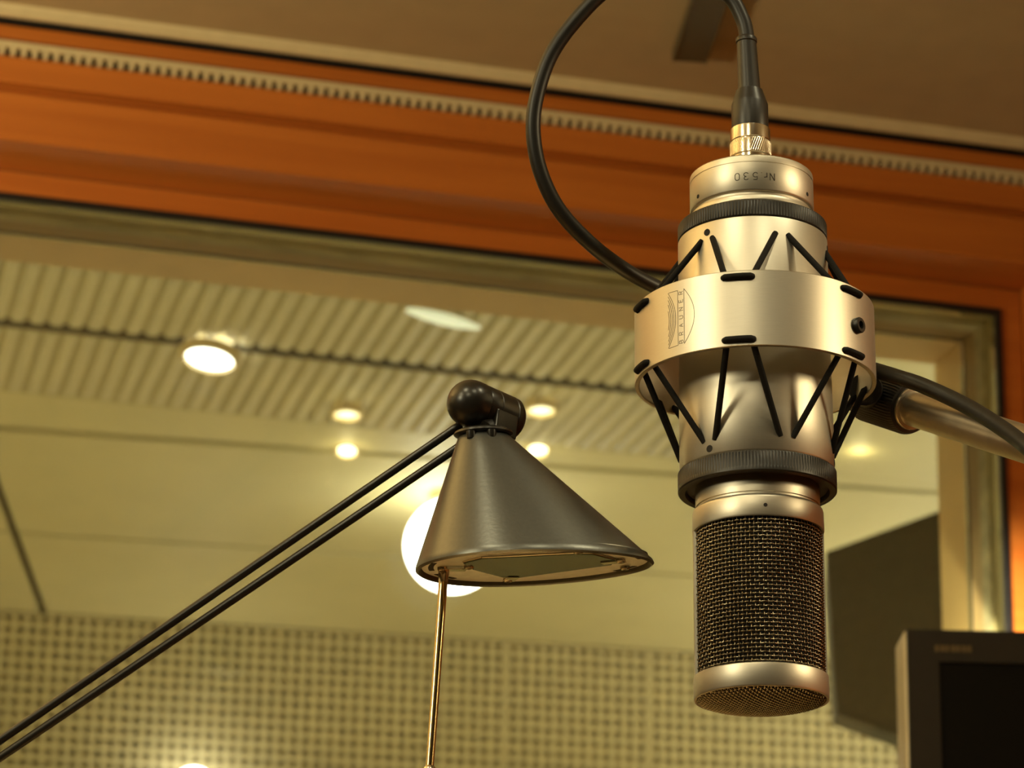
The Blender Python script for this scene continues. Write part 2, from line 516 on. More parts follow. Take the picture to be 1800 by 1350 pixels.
# opal globe under the plain ceiling, behind the lamp shade
t = thing('globe_light', 'big glaring white globe light on the ceiling behind the lampshade', 'light', (-0.130, 6.57, 3.04))
gl = [(0.110 * math.sin(a) + 1e-5, -0.110 * math.cos(a)) for a in [PI * k / 24 for k in range(22)]]
MB().lathe(gl, 40).build('globe', emis('opal_glow', (1.0, 0.98, 0.90), GLOBE_E), t, 60)
MB().lathe([(0.040, 0.092), (0.055, 0.100), (0.055, 0.122), (0.001, 0.122)], 32).build('ceiling_rose', M['pale'], t, 40)
# small globe on the far wall, its top just above the lower picture edge
t = thing('wall_light', 'white wall globe whose top peeks over the lower edge near the lamp arm', 'light', (-0.815, 7.70, 2.685))
gl = [(0.058 * math.sin(a) + 1e-5, -0.058 * math.cos(a)) for a in [PI * k / 24 for k in range(25)]]
MB().lathe(gl, 32).build('globe', emis('wall_globe_glow', (1.0, 0.97, 0.90), 12), t, 60)
MB().cyl((0, 0.05, -0.02), (0, 0.12, -0.02), 0.02).build('bracket', M['pale'], t, 40)
# unseen uplighters added on the studio side walls to brighten its ceiling
def uplighter(label, loc, rz, watts):
    t = thing('wall_fill_light', label, 'light', loc, (0, 0, rz), 'added wall fill lights of the studio')
    b = MB()
    b.poly([(0, -0.3), (0.14, -0.26), (0.14, 0.26), (0, 0.3)], (-0.10, -0.09))
    b.box(0.135, 0.145, -0.26, 0.26, -0.10, 0.02)
    b.build('trough', M['pale'], t)
    lamp('uplighter_fill', 'AREA', t, (0.07, 0, -0.02), watts, FARC, 0.10, (PI, 0, 0), shape='RECTANGLE', size_y=0.5)
def wpt(x, y, z):
    v = Matrix.Rotation(TH, 3, 'Z') @ Vector((x, y, z)); return (v.x, v.y + 3.0, v.z)
uplighter('added pale trough fill light on the left studio wall near the window', wpt(-3.095, 1.6, 2.2), TH, FAR_UP_W * 2.1)
uplighter('added pale trough fill light on the left studio wall near the far end', wpt(-3.095, 3.9, 2.2), TH, FAR_UP_W * 2.4)
uplighter('added pale trough fill light on the right studio wall near the window', wpt(2.495, 1.6, 2.2), TH + PI, FAR_UP_W * 0.45)
uplighter('added pale trough fill light on the right studio wall near the far end', wpt(2.495, 3.9, 2.2), TH + PI, FAR_UP_W * 0.25)

# ------------------------------------------------------------------ dark loudspeaker beyond the glass
t = thing('loudspeaker', 'dark tapered loudspeaker cabinet beyond the glass right of the microphone grille', 'speaker', (0.66, 5.0, 2.45))
front = [(-0.089, -0.150), (0.16, -0.236), (0.16, 0.246), (-0.103, 0.142)]
b = MB(); n0 = 4
for y, sx in ((0.0, 1.0), (0.20, 0.82)):
    for (x, z) in front: b.v.append((x * sx, y, z * sx))
b.f += [(0, 1, 2, 3), (7, 6, 5, 4)] + [(i, (i + 1) % 4, 4 + (i + 1) % 4, 4 + i) for i in range(4)]
b.build('cabinet', M['speaker'], t, bevel=0.003)
fr = [(x * 0.90, z * 0.90) for (x, z) in front]
b = MB()
for y in (-0.004, 0.0):
    for (x, z) in fr: b.v.append((x, y, z))
b.f += [(0, 1, 2, 3), (7, 6, 5, 4)] + [(i, (i + 1) % 4, 4 + (i + 1) % 4, 4 + i) for i in range(4)]
b.build('grille', M['speaker'], t)
MB().cyl((0.13, 0.10, 0.15), (0.13, 0.10, 0.694), 0.016).build('mounting_pole', M['black_metal'], t, 40)

# ------------------------------------------------------------------ lamps of this room (unseen, some added as fill)
def stand_spot(label, loc, target, watts, color, size):
    x, y, z = loc
    t = thing('spotlight', label, 'light', (x, y, 0), (0, 0, 0), 'spotlights on stands')
    MB().lathe([(1e-5, 0), (0.16, 0), (0.16, 0.015), (0.03, 0.03), (1e-5, 0.03)], 32).build('base', M['black_metal'], t, 40)
    MB().cyl((0, 0, 0.03), (0, 0, z - 0.12), 0.013).build('pole', M['black_metal'], t, 40)
    d = (Vector(target) - Vector(loc)).normalized()
    qt = d.to_track_quat('-Z', 'Y')
    h = MB().lathe([(0.035, 0.14), (0.06, 0.12), (0.068, 0.0), (0.10, -0.05), (0.096, -0.05), (0.064, 0.002), (0.001, 0.004)], 32).build('lamp_head', M['black_metal'], t, 40)
    h.location = (0, 0, z); h.rotation_mode = 'QUATERNION'; h.rotation_quaternion = qt
    MB().cyl((0, 0, z - 0.14), (0, 0, z - 0.04), 0.01).build('yoke', M['black_metal'], t, 40)
    l = lamp('spot_lamp', 'SPOT', t, Vector((0, 0, z)) + d * 0.06, watts, color, size, spot_size=R_(85), spot_blend=0.9)
    l.rotation_mode = 'QUATERNION'; l.rotation_quaternion = qt
MICP = (0.0943, 1.0807, 1.5133)
stand_spot('black spotlight on a pole by the left wall of the control room', (-1.35, 0.0, 1.95), (0.05, 1.08, 1.53), KEY_W, WARM, 0.14)
stand_spot('black spotlight on a pole by the right wall of the control room', (1.30, 0.70, 1.87), (0.08, 1.08, 1.53), RIGHT_W, WARM2, 0.14)
for i, (x, y, lb) in enumerate(((-1.3, -3.4, 'rear'), (-2.0, -2.6, 'left'))):  # unseen ceiling lamps added for general fill
    p = wpt(x, y, CZ)
    t = thing('fill_ceiling_lamp', 'round warm added fill lamp in the %s half of the control room ceiling' % lb, 'light', p, (0, 0, TH), 'added control room fill lamps')
    MB().lathe([(0.12, 0.0), (0.12, -0.02), (0.105, -0.03), (0.10, -0.03), (0.10, -0.0)], 40).build('rim', M['pale'], t, 40)
    MB().lathe([(1e-5, -0.045), (0.06, -0.04), (0.10, -0.02), (0.10, -0.001)], 40).build('diffuser', emis('ceiling_fill_glow', WARM, 6), t, 50)
    lamp('ceiling_fill_light', 'POINT', t, (0, 0, -0.12), CEIL_W, WARM, 0.08)

for (x, y, lb) in ((-0.42, 0.42, 'ahead on the left of'), (0.30, 0.20, 'just above'), (0.66, 0.74, 'ahead on the right of')):
    t = thing('ceiling_can', 'black cylindrical ceiling can light %s the camera' % lb, 'light', (x, y, CZ), (0, 0, 0), 'can lights of the control room')
    MB().lathe([(0.001, 0.0), (0.050, 0.0), (0.050, -0.090), (0.045, -0.090), (0.045, -0.012), (0.001, -0.012)], 36).build('can', M['black_metal'], t, 40)
    lamp('ceiling_can_lamp', 'SPOT', t, (0, 0, -0.052), OVER_W, WARM, 0.030, spot_size=R_(104), spot_blend=0.3)
# unseen washer added to light the right wall for the microphone's reflection
p = Vector(wpt(1.30, -2.9, 0.0))
t = thing('added_washer', 'small black added fill lamp washing the wooden right wall upward', 'light', p)
d = (Vector(wpt(1.65, -2.95, 2.0)) - p).normalized(); qt = d.to_track_quat('-Z', 'Y')
h = MB().lathe([(0.001, 0.06), (0.05, 0.055), (0.056, 0.0), (0.066, -0.05), (0.062, -0.05), (0.051, 0.0), (0.001, 0.004)], 28).build('lamp_head', M['black_metal'], t, 40)
h.location = (0, 0, 0.12); h.rotation_mode = 'QUATERNION'; h.rotation_quaternion = qt
MB().lathe([(1e-5, 0), (0.08, 0), (0.08, 0.01), (0.012, 0.02), (0.012, 0.075), (1e-5, 0.075)], 28).build('foot', M['black_metal'], t, 40)
l = lamp('added_washer_lamp', 'SPOT', t, Vector((0, 0, 0.12)) + d * 0.055, WASH_W, WARM, 0.04, spot_size=R_(95), spot_blend=0.7)
l.rotation_mode = 'QUATERNION'; l.rotation_quaternion = qt
# unseen standing uplighter added by the left wall to brighten the ceiling
p = wpt(-1.9, -1.15, 0)
t = thing('fill_uplighter', 'tall black standing fill light added by the left wall of the control room', 'lamp', p, (0, 0, 0))
MB().lathe([(1e-5, 0), (0.14, 0), (0.14, 0.015), (0.02, 0.03), (1e-5, 0.03)], 36).build('base', M['black_metal'], t, 40)
MB().cyl((0, 0, 0.03), (0, 0, 1.62), 0.012).build('pole', M['black_metal'], t, 40)
MB().lathe([(0.02, 1.60), (0.06, 1.62), (0.15, 1.72), (0.147, 1.72), (0.058, 1.625), (0.001, 1.615)], 40).build('bowl', M['black_metal'], t, 40)
lamp('uplighter_fill', 'AREA', t, (0, 0, 1.715), UPFILL_W, WARM, 0.22, (PI, 0, 0), shape='DISK')

# ceiling rail of this room, its open end near the window head
RA = Vector((0.180, 2.836, CZ)); RB = Vector((0.1915, 2.700, CZ))
dr = (RB - RA).normalized(); rx = Vector((-dr.y, dr.x, 0))
L = 1.6; hw = 0.018
t = thing('ceiling_rail', 'brown ceiling rail with a dark open end near the window head', 'rail', RA, (0, 0, math.atan2(dr.y, dr.x)))
b = MB()
b.box(0.0, L, -hw, -hw + 0.003, -0.014, 0.0); b.box(0.0, L, hw - 0.003, hw, -0.014, 0.0); b.box(0.004, L, -hw + 0.003, hw - 0.003, -0.013, -0.010)
b.build('channel', mat('rail_brown', lin(78, 64, 36), 0.5, 0, 0.06, 30), t)
MB().box(0.001, 0.0035, -hw + 0.003, hw - 0.003, -0.013, -0.001).build('open_end', M['hole'], t)

# ------------------------------------------------------------------ screen at the lower right
t = thing('display_monitor', 'dark flat display in a wide bezel at the lower right before the window', 'monitor', (0.552, 2.25, 0.0), (0, 0, 0))
W2, ZT_, ZB_ = 0.2415, 1.7365, 1.42
b = MB(); b.box(-W2, W2, 0.0, 0.050, ZB_, ZT_); b.build('housing', M['screen_side'], t, bevel=0.003)
b = MB()
bz = 0.0265
for (x0, x1, z0, z1) in ((-W2 + 0.002, -W2 + bz, ZB_, ZT_ - 0.001), (W2 - bz, W2 - 0.002, ZB_, ZT_ - 0.001), (-W2 + bz, W2 - bz, ZT_ - bz, ZT_ - 0.001), (-W2 + bz, W2 - bz, ZB_, ZB_ + bz)):
    b.box(x0, x1, -0.006, -0.0001, z0, z1)
b.build('bezel', M['screen_frame'], t)
MB().box(-W2 + bz, W2 - bz, -0.003, -0.0002, ZB_ + bz, ZT_ - bz).build('screen', M['screen'], t)
b = MB()
for k, wd in enumerate((0.0030, 0.0034, 0.0026, 0.0036, 0.0030, 0.0034, 0.0032)):
    b.box(-W2 + 0.0235 + k * 0.0042, -W2 + 0.0235 + k * 0.0042 + wd, -0.0066, -0.0060, ZT_ - 0.0185, ZT_ - 0.0135)
b.build('badge', M['logo'], t)
b = MB(); b.cyl((0, 0.028, 0.02), (0, 0.028, ZB_ + 0.05), 0.02); b.box(-0.04, 0.04, 0.02, 0.06, ZB_ + 0.05, ZB_ + 0.15)
b.build('stand_pole', M['black_metal'], t, 40)
MB().lathe([(1e-5, 0), (0.20, 0), (0.20, 0.012), (0.03, 0.03), (1e-5, 0.03)], 36).build('stand_base', M['black_metal'], t, 40, loc=(0, 0.028, 0))
# little work lamp tucked behind the screen, it lights the window jamb
t = thing('work_lamp', 'small hooded gooseneck lamp fixed behind the display, aimed at the window jamb', 'lamp', (0.55, 2.305, 1.60))
wl = Vector(wpt(0.47, -0.13, 1.865)) - Vector((0.55, 2.305, 1.60))
wd = (Vector(wpt(0.562, 0.07, 2.00)) - Vector(wpt(0.47, -0.13, 1.865))).normalized(); wq = wd.to_track_quat('-Z', 'Y')
MB().tube(smooth_path([(0, 0, 0), (0.02, 0.12, 0.01), (-0.03, 0.45, 0.16), tuple(wl - wd * 0.035)], 8), 0.005, 10).build('gooseneck', M['black_metal'], t, 60)
h = MB().lathe([(0.006, 0.035), (0.013, 0.032), (0.015, 0.0), (0.019, -0.012), (0.0175, -0.012), (0.013, 0.002), (0.001, 0.004)], 28).build('lamp_shade', M['black_metal'], t, 40)
h.location = wl; h.rotation_mode = 'QUATERNION'; h.rotation_quaternion = wq
l = lamp('work_lamp_light', 'SPOT', t, wl + wd * 0.014, 9.0, (1, 0.96, 0.76), 0.008, spot_size=R_(58), spot_blend=0.6)
l.rotation_mode = 'QUATERNION'; l.rotation_quaternion = wq

# unseen gooseneck light added on the desk, its bounce brightens the shade's underside
t = thing('desk_fill_light', 'small black gooseneck fill light added low over the desk', 'lamp', (-0.05, 1.45, 0.75))
MB().lathe([(1e-5, 0), (0.045, 0), (0.045, 0.008), (0.01, 0.016), (1e-5, 0.016)], 28).build('base', M['black_metal'], t, 40)
MB().tube(smooth_path([(0, 0, 0.012), (0, 0.01, 0.14), (0, -0.03, 0.25), (0, -0.12, 0.27)], 8), 0.005, 10).build('gooseneck', M['black_metal'], t, 60)
MB().lathe([(0.012, 0.012), (0.03, 0.0), (0.045, -0.025), (0.043, -0.025), (0.028, -0.002), (0.001, 0.004)], 28, Matrix.Translation((0, -0.13, 0.265))).build('lamp_shade', M['black_metal'], t, 40)
lamp('desk_fill_lamp', 'SPOT', t, (0, -0.13, 0.25), DESK_FILL_W, WARM, 0.03, spot_size=R_(130), spot_blend=0.4)

# ------------------------------------------------------------------ desk under the lamp (below the frame)
t = thing('desk', 'pale wooden desk that carries the jointed lamp', 'desk', (-0.55, 1.10, 0))
MB().box(-0.5, 0.83, -0.22, 0.65, 0.72, 0.75).build('desktop', M['desk'], t, bevel=0.004)
for sx in (-0.46, 0.79):
    for sy in (-0.18, 0.61):
        MB().box(sx - 0.025, sx + 0.025, sy - 0.025, sy + 0.025, 0, 0.72).build('leg', M['desk'], t)

# ================================================================== MICROPHONE
mm = 0.001
t = thing('condenser_microphone', 'upside-down champagne metal studio microphone with woven grille, hung in the elastic mount', 'microphone', MICP, (0, R_(-0.66), R_(-5.0)))
MIC = t
def lat(name, prof, m, parent, n=96, ang=35, **kw):
    return MB().lathe([(max(r, 0.01) * mm, z * mm) for r, z in prof], n, **kw).build(name, m, parent, ang)
def pol(r, az, z):
    """point at radius r (mm), azimuth az degrees (0 = towards the camera, + = right), height z (mm)"""
    a = R_(az)
    return Vector((r * math.sin(a), -r * math.cos(a), z)) * mm
# end cap with the serial number
cap = lat('end_cap', [(0, 101.6), (23.6, 101.6), (24.3, 101.0), (24.4, 100.4), (24.4, 98.5), (24.15, 98.35), (24.15, 98.05), (24.4, 97.9), (24.4, 86.9), (24.1, 86.4), (23.2, 86.2), (23.2, 84.9), (24.2, 84.7), (24.5, 84.2), (24.5, 82.6), (24.2, 82.2), (0, 82.2)], M['satin'], t)
# knurled black collars
def knurl(name, prof, n, parent, amp=0.010, rows=None):
    return MB().lathe([(max(r, 0.01) * mm, z * mm) for r, z in prof], n * 4, mod=lambda i, j: (1 + (amp if (i % 4) in (0, 1) else 0.0)) if (rows and j in rows) else 1.0).build(name, M['black_metal'], parent, 30)
knurl('upper_collar', [(0, 82.1), (25.0, 82.1), (28.0, 80.9), (28.9, 80.2), (29.1, 79.9), (29.1, 74.3), (28.9, 73.9), (28.2, 73.6), (0, 73.6)], 150, t, 0.007, (3, 4, 5))
lat('body', [(28.0, 73.5), (29.1, 73.5), (29.3, 73.1), (29.35, 30), (29.65, 0), (29.7, -20.6), (29.4, -21.1), (28, -21.1)], M['satin'], t)
knurl('lower_collar', [(29.0, -21.2), (29.9, -21.3), (30.15, -21.8), (30.15, -27.2), (30.35, -27.5), (30.35, -28.9), (29.9, -29.4), (27.6, -29.4), (27.2, -28.8), (27.0, -27.6), (23.0, -27.6)], 150, t, 0.007, (2, 3))
lat('neck', [(23.6, -26.5), (23.75, -27.0), (23.75, -35.2), (23.4, -35.5), (23.4, -36.3), (23.9, -36.5)], M['satin'], t)
lat('head_basket_rim', [(23.4, -36.4), (24.2, -36.5), (24.75, -37.0), (24.95, -37.8), (25.1, -44.6), (24.9, -45.2), (24.2, -45.3), (23.7, -45.0), (23.7, -40)], M['satin'], t)
# holes
def dot(name, az, z, r, R, m, parent, depth=0.25):
    c = pol(R - depth, az, z); d = pol(1000, az, 0).normalized()
    return MB().cyl(c, c + d * (depth + 0.10) * mm, r * mm, 18).build(name, m, parent, 40)
for az in (-59, 63): dot('cap_hole', az, 89.0 if az < 0 else 89.5, 0.85, 24.4, M['hole'], cap)
dot('rim_hole', 6.5, -41.3, 0.75, 25.0, M['hole'], t)
for az0 in (-36.6, 83.4, 203.4):
    dot('body_hole', az0, 69.3, 1.4, 29.35, M['hole'], t)
    dot('body_hole', az0, -18.6, 1.4, 29.7, M['hole'], t)
# woven grille
GR, ZG0, ZG1 = 23.75, -101.8, -44.8
rows, cols = 36, 92
dz = (ZG1 - ZG0) / rows
b = MB()
wr, am = 0.33, 0.34
for i in range(rows + 1):
    z = ZG0 + i * dz
    pts = []
    for k in range(cols * 4):
        ph = k / 4.0
        rr = GR + am * math.cos(PI * ph + PI * i)
        pts.append(pol(rr, 360 * k / (cols * 4), z))
    b.tube(pts, wr * mm, 5, closed=True)
for c in range(cols):
    pts = []
    for k in range(rows * 4 + 1):
        ph = k / 4.0
        rr = GR - 0.20 - 0.16 * math.cos(PI * c + PI * ph)
        pts.append(pol(rr, 360.0 * c / cols, ZG0 + ph * dz))
    b.tube(pts, 0.26 * mm, 5, caps=False)
g = b.build('wire_mesh', M['wire'], t, 80); g['kind'] = 'stuff'
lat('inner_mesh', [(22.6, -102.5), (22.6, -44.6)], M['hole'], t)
for az in (-82, 98):
    b = MB()
    pr = [pol(r, az + da, z) for z in (-102.0, -44.5) for (r, da) in ((24.0, -4.2), (24.9, -3.8), (25.1, 0), (24.9, 3.8), (24.0, 4.2), (23.0, 0))]
    b.v += [tuple(p) for p in pr]
    b.f += [(i, (i + 1) % 6, 6 + (i + 1) % 6, 6 + i) for i in range(6)] + [tuple(range(6)), tuple(range(6, 12))]
    b.build('grille_post', M['satin'], t)
lat('lower_band', [(23.5, -101.2), (24.9, -101.2), (25.2, -101.5), (25.3, -102.2), (25.3, -109.6), (25.1, -110.1), (24.5, -110.2), (24.2, -109.9), (24.2, -103)], M['satin'], t)
# domed woven bottom screen
def dome(r): return -109.6 - 3.4 * (1 - (r / 24.2) ** 2) ** 0.6 if r < 24.2 else -109.6
b = MB(); pt2 = 1.25
nn = int(24 / pt2)
for axis in (0, 1):
    for i in range(-nn, nn + 1):
        c = i * pt2
        half = math.sqrt(max(0.0, 24.1 ** 2 - c * c))
        if half < 1: continue
        ns = max(2, int(2 * half / (pt2 / 2)))
        pts = []
        for k in range(ns + 1):
            s_ = -half + 2 * half * k / ns
            rr = min(24.19, math.hypot(c, s_))
            z = dome(rr) + 0.22 * math.cos(PI * s_ / pt2 + PI * i + PI * axis)
            x, y = (c, s_) if axis == 0 else (s_, c)
            a = R_(12)
            pts.append(Vector((x * math.cos(a) - y * math.sin(a), x * math.sin(a) + y * math.cos(a), z)) * mm)
        b.tube(pts, 0.26 * mm, 5, caps=False)
o = b.build('bottom_screen', M['wire'], t, 80); o['kind'] = 'stuff'
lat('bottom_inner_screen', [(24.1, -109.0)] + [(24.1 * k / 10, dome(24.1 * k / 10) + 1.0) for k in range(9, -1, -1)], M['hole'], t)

# stroke lettering wrapped on the metal
GL = {
 'N': [[(0, 0), (0, 1), (.6, 0), (.6, 1)]],
 'r': [[(0, 0), (0, .62)], [(0, .42), (.12, .58), (.28, .63), (.38, .60)]],
 '.': [[(.05, 0), (.05, .06)]],
 '5': [[(.55, 1), (.08, 1), (.04, .56), (.22, .64), (.42, .62), (.58, .46), (.60, .28), (.48, .08), (.28, 0), (.10, .04), (0, .16)]],
 '3': [[(.02, .86), (.14, .97), (.32, 1), (.5, .93), (.56, .76), (.46, .58), (.26, .53)], [(.26, .53), (.48, .47), (.6, .3), (.54, .1), (.34, 0), (.12, .03), (0, .16)]],
 '0': [[(.28, 1), (.08, .92), (0, .74), (0, .26), (.08, .08), (.28, 0), (.5, .08), (.58, .26), (.58, .74), (.5, .92), (.28, 1)]],
 'B': [[(0, 0), (0, 1), (.38, 1), (.54, .9), (.54, .64), (.38, .53), (0, .53)], [(.38, .53), (.58, .42), (.58, .12), (.4, 0), (0, 0)]],
 'R': [[(0, 0), (0, 1), (.4, 1), (.56, .88), (.56, .6), (.4, .48), (0, .48)], [(.3, .48), (.58, 0)]],
 'A': [[(0, 0), (.3, 1), (.6, 0)], [(.1, .36), (.5, .36)]],
 'U': [[(0, 1), (0, .2), (.12, .03), (.3, 0), (.48, .03), (.6, .2), (.6, 1)]],
 'E': [[(.55, 1), (0, 1), (0, 0), (.55, 0)], [(0, .52), (.45, .52)]],
}
def stroke(b, pts2, R, az0, z0, wd):
    """pts2 in mm on the unrolled surface (x to the right, y up), as a thin raised bead"""
    dense = []
    for a, c in zip(pts2[:-1], pts2[1:]):
        n = max(1, int(math.hypot(c[0] - a[0], c[1] - a[1]) / 0.5))
        for k in range(n): dense.append((a[0] + (c[0] - a[0]) * k / n, a[1] + (c[1] - a[1]) * k / n))
    dense.append(pts2[-1])
    b.tube([pol(R, az0 + math.degrees(x / R), z0 + y) for x, y in dense], wd * mm, 6)
# serial number, upside down like the microphone
b = MB()
H = 3.0
cx = 0.0
for ch in 'Nr.530':
    for st in GL[ch]:
        pts = []
        for (x, y) in st:
            X = cx + x * H; Y = y * H
            pts.append((9.2 - X, -Y))          # turned by 180 degrees
        stroke(b, pts, 24.40, 0.0, 93.6, 0.16)
    cx += {'N': 3.05, 'r': 2.0, '.': 1.7, '5': 3.6, '3': 3.5, '0': 3.2}[ch] * H / 3.0
b.build('serial_number', M['engrave'], cap)

# ================================================================== SHOCK MOUNT
t = thing('shock_mount', 'champagne metal ring mount laced with black elastic cord around the microphone', 'shock mount', MICP, (0, R_(-0.66), R_(-5.0)))
RO, RI, Z0, Z1 = 46.6, 44.8, 14.2, 44.4
rg = lat('mount_ring', [(RI + 0.25, Z0), (RO - 0.25, Z0), (RO, Z0 + 0.25), (RO, Z1 - 0.25), (RO - 0.25, Z1), (RI + 0.25, Z1), (RI, Z1 - 0.25), (RI, Z0 + 0.25)], M['satin_ring'], t, n=160, closed=True)
cr = 1.22
for k in range(6):
    a0 = -7.3 + 60 * k
    for (zr, za, Rb) in ((Z1 - 2.7, 66.7, 29.35), (Z0 + 2.5, -15.4, 29.6)):
        h = 6.6
        pts = []
        def seg(p, q_, n):
            for i in range(n): pts.append(p.lerp(q_, i / n))
        aL = pol(Rb - 0.6, a0 - 30 + 5.0, za); aR = pol(Rb - 0.6, a0 + 30 - 5.0, za)
        up_ = 0.9 if za > 30 else -0.9
        iL = pol(RI - 0.9, a0 - h, zr + up_); iR = pol(RI - 0.9, a0 + h, zr + up_)
        seg(aL, iL, 8)
        pts.append(iL); pts.append(pol(RI + 0.2, a0 - h, zr + 0.2 * up_)); pts.append(pol(RO + 0.2, a0 - h, zr))
        for i in range(9): pts.append(pol(RO + 0.85, a0 - h * 0.86 + 2 * h * 0.86 * i / 8, zr))
        pts.append(pol(RO + 0.2, a0 + h, zr)); pts.append(pol(RI + 0.2, a0 + h, zr + 0.2 * up_)); pts.append(iR)
        for i in range(1, 9): pts.append(iR.lerp(aR, i / 8))
        MB().tube(pts, cr * mm, 10).build('elastic_cord', M['cord'], t, 60)
# socket screws on the ring
for az in (56.0, 236.0):
    c = pol(RO - 0.3, az, 28.6); d = pol(1000, az, 0).normalized()
    s_ = MB()
    mt = Matrix.Translation(c) @ d.to_track_quat('Z', 'Y').to_matrix().to_4x4()
    s_.lathe([(3.1 * mm, 0), (3.1 * mm, 2.0 * mm), (2.8 * mm, 2.5 * mm), (1.6 * mm, 2.5 * mm), (1.5 * mm, 2.2 * mm), (1.5 * mm, 0.8 * mm), (1e-5, 0.8 * mm)], 24, mt)
    s_.build('socket_screw', M['black_plastic'], t, 40)
# small bolts inside the ring
for az in (150, 205, 262):
    c = pol(RI + 0.3, az, 29); d = -pol(1000, az, 0).normalized()
    MB().cyl(c, c + d * 1.6 * mm, 1.9 * mm, 16).build('inner_bolt', M['black_plastic'], t, 40)
# engraved emblem: a segment, a lettered bar, and a set of arcs
b = MB()
AZ0, EZ = -38.5, 30.3
hh = 11.0
def es(pts): stroke(b, pts, RO, AZ0, EZ - 0.9, 0.10)
xa, xb = 0.35, 3.3     # the two bar lines
es([(xa, -hh), (xa, hh)]); es([(xb, -hh), (xb, hh)])
es([(xb + 4.6 * (1 - (k / 10.0) ** 2), hh * k / 10.0 * 1.0) for k in range(-10, 11)])
es([(xa, hh), (xa - 4.6, hh + 0.2)]); es([(xa, -hh), (xa - 4.6, -hh - 0.2)])
for j in range(5):
    xo = -0.75 - 0.85 * j
    bl = 3.85 - 0.85 * j
    ym = hh * 1.01 * math.sqrt(bl / 3.85)
    es([(xo - bl * (k / 10.0) ** 2, ym * k / 10.0) for k in range(-10, 11)])
y = -hh + 0.4
for ch in 'BRAUNER':
    for st in GL[ch]:
        es([(xb - 0.55 - yy * 1.85, y + xx * 2.0) for (xx, yy) in st])
    y += 3.28
b.build('emblem', M['engrave'], rg)

# ================================================================== BOOM ARM
P1 = Vector((0.1505, 1.1135, 1.5340)); dB = Vector((0.0424, -0.0679, -0.0398)).normalized()
t = thing('boom_stand', 'chrome boom arm with a knurled black clamp holding the ring mount', 'microphone stand', (0.340, 0.8095, 0))
off = Vector((-0.340, -0.8095, 0))
mt = Matrix.Translation(P1 + off) @ dB.to_track_quat('Z', 'Y').to_matrix().to_4x4()
MB().lathe([(0.001, -0.0155), (0.0098, -0.0150), (0.0108, -0.0138), (0.0108, 0.0130), (0.0102, 0.0150), (0.0062, 0.0152)], 56 * 4, mt, mod=lambda i, j: 1.0 + (0.03 if (i % 4) < 2 and j in (2, 3) else 0)).build('clamp_knob', M['black_plastic'], t, 30)
MB().lathe([(0.0070, 0.0140), (0.0086, 0.0150), (0.0088, 0.0158), (0.0084, 0.0166), (0.0070, 0.0168)], 40, mt).build('collar', M['chrome'], t, 50)
MB().lathe([(1e-5, 0.012), (0.0071, 0.012), (0.0071, 0.40), (1e-5, 0.40)], 32, mt).build('boom_tube', M['chrome'], t, 40)
# swivel between the ring and the knob
RC = Vector(MICP)
sw = Vector((RC.x + 0.0445, RC.y + 0.0165, 1.5330))
b = MB(); b.cyl(sw + off, P1 + off - dB * 0.012, 0.0065, 20)
b.build('swivel', M['black_plastic'], t, 40)
E_ = P1 + dB * 0.400 + off
b = MB(); b.cyl((0, 0, 0.02), (0, 0, E_.z + 0.02), 0.0095)
b.build('pole', M['chrome'], t, 40)
MB().cyl(E_ + Vector((0, -0.03, 0)), E_ + Vector((0, 0.03, 0)), 0.018).build('clutch', M['black_plastic'], t, 40)
MB().lathe([(1e-5, 0), (0.15, 0), (0.15, 0.012), (0.03, 0.025), (1e-5, 0.025)], 40).build('base', M['black_metal'], t, 40)

# ================================================================== CABLE
cp = [[0.0917, 1.081, 1.6776], [0.0896, 1.081, 1.6862], [0.0844, 1.081, 1.6953], [0.0718, 1.082, 1.705], [0.0544, 1.083, 1.7077], [0.0372, 1.085, 1.7003], [0.0235, 1.087, 1.6866], [0.0129, 1.09, 1.671], [0.0073, 1.093, 1.6527], [0.0066, 1.096, 1.6377], [0.0102, 1.1, 1.6226], [0.0181, 1.105, 1.6089], [0.031, 1.112, 1.5977], [0.0453, 1.122, 1.5908], [0.0599, 1.134, 1.5876], [0.0842, 1.147, 1.5812], [0.1126, 1.145, 1.5709], [0.133, 1.1237, 1.5542], [0.1412, 1.0993, 1.5423], [0.1496, 1.087, 1.5349], [0.1587, 1.0774, 1.5280], [0.1709, 1.0628, 1.5161], [0.1806, 1.0455, 1.5024], [0.1892, 1.0249, 1.4858], [0.2008, 0.9944, 1.4573], [0.212, 0.9602, 1.4211], [0.25, 0.89, 1.37], [0.31, 0.80, 1.28], [0.315, 0.78, 1.1], [0.315, 0.78, 0.6], [0.315, 0.78, 0.1], [0.30, 0.70, 0.004], [0.10, 0.55, 0.004]]

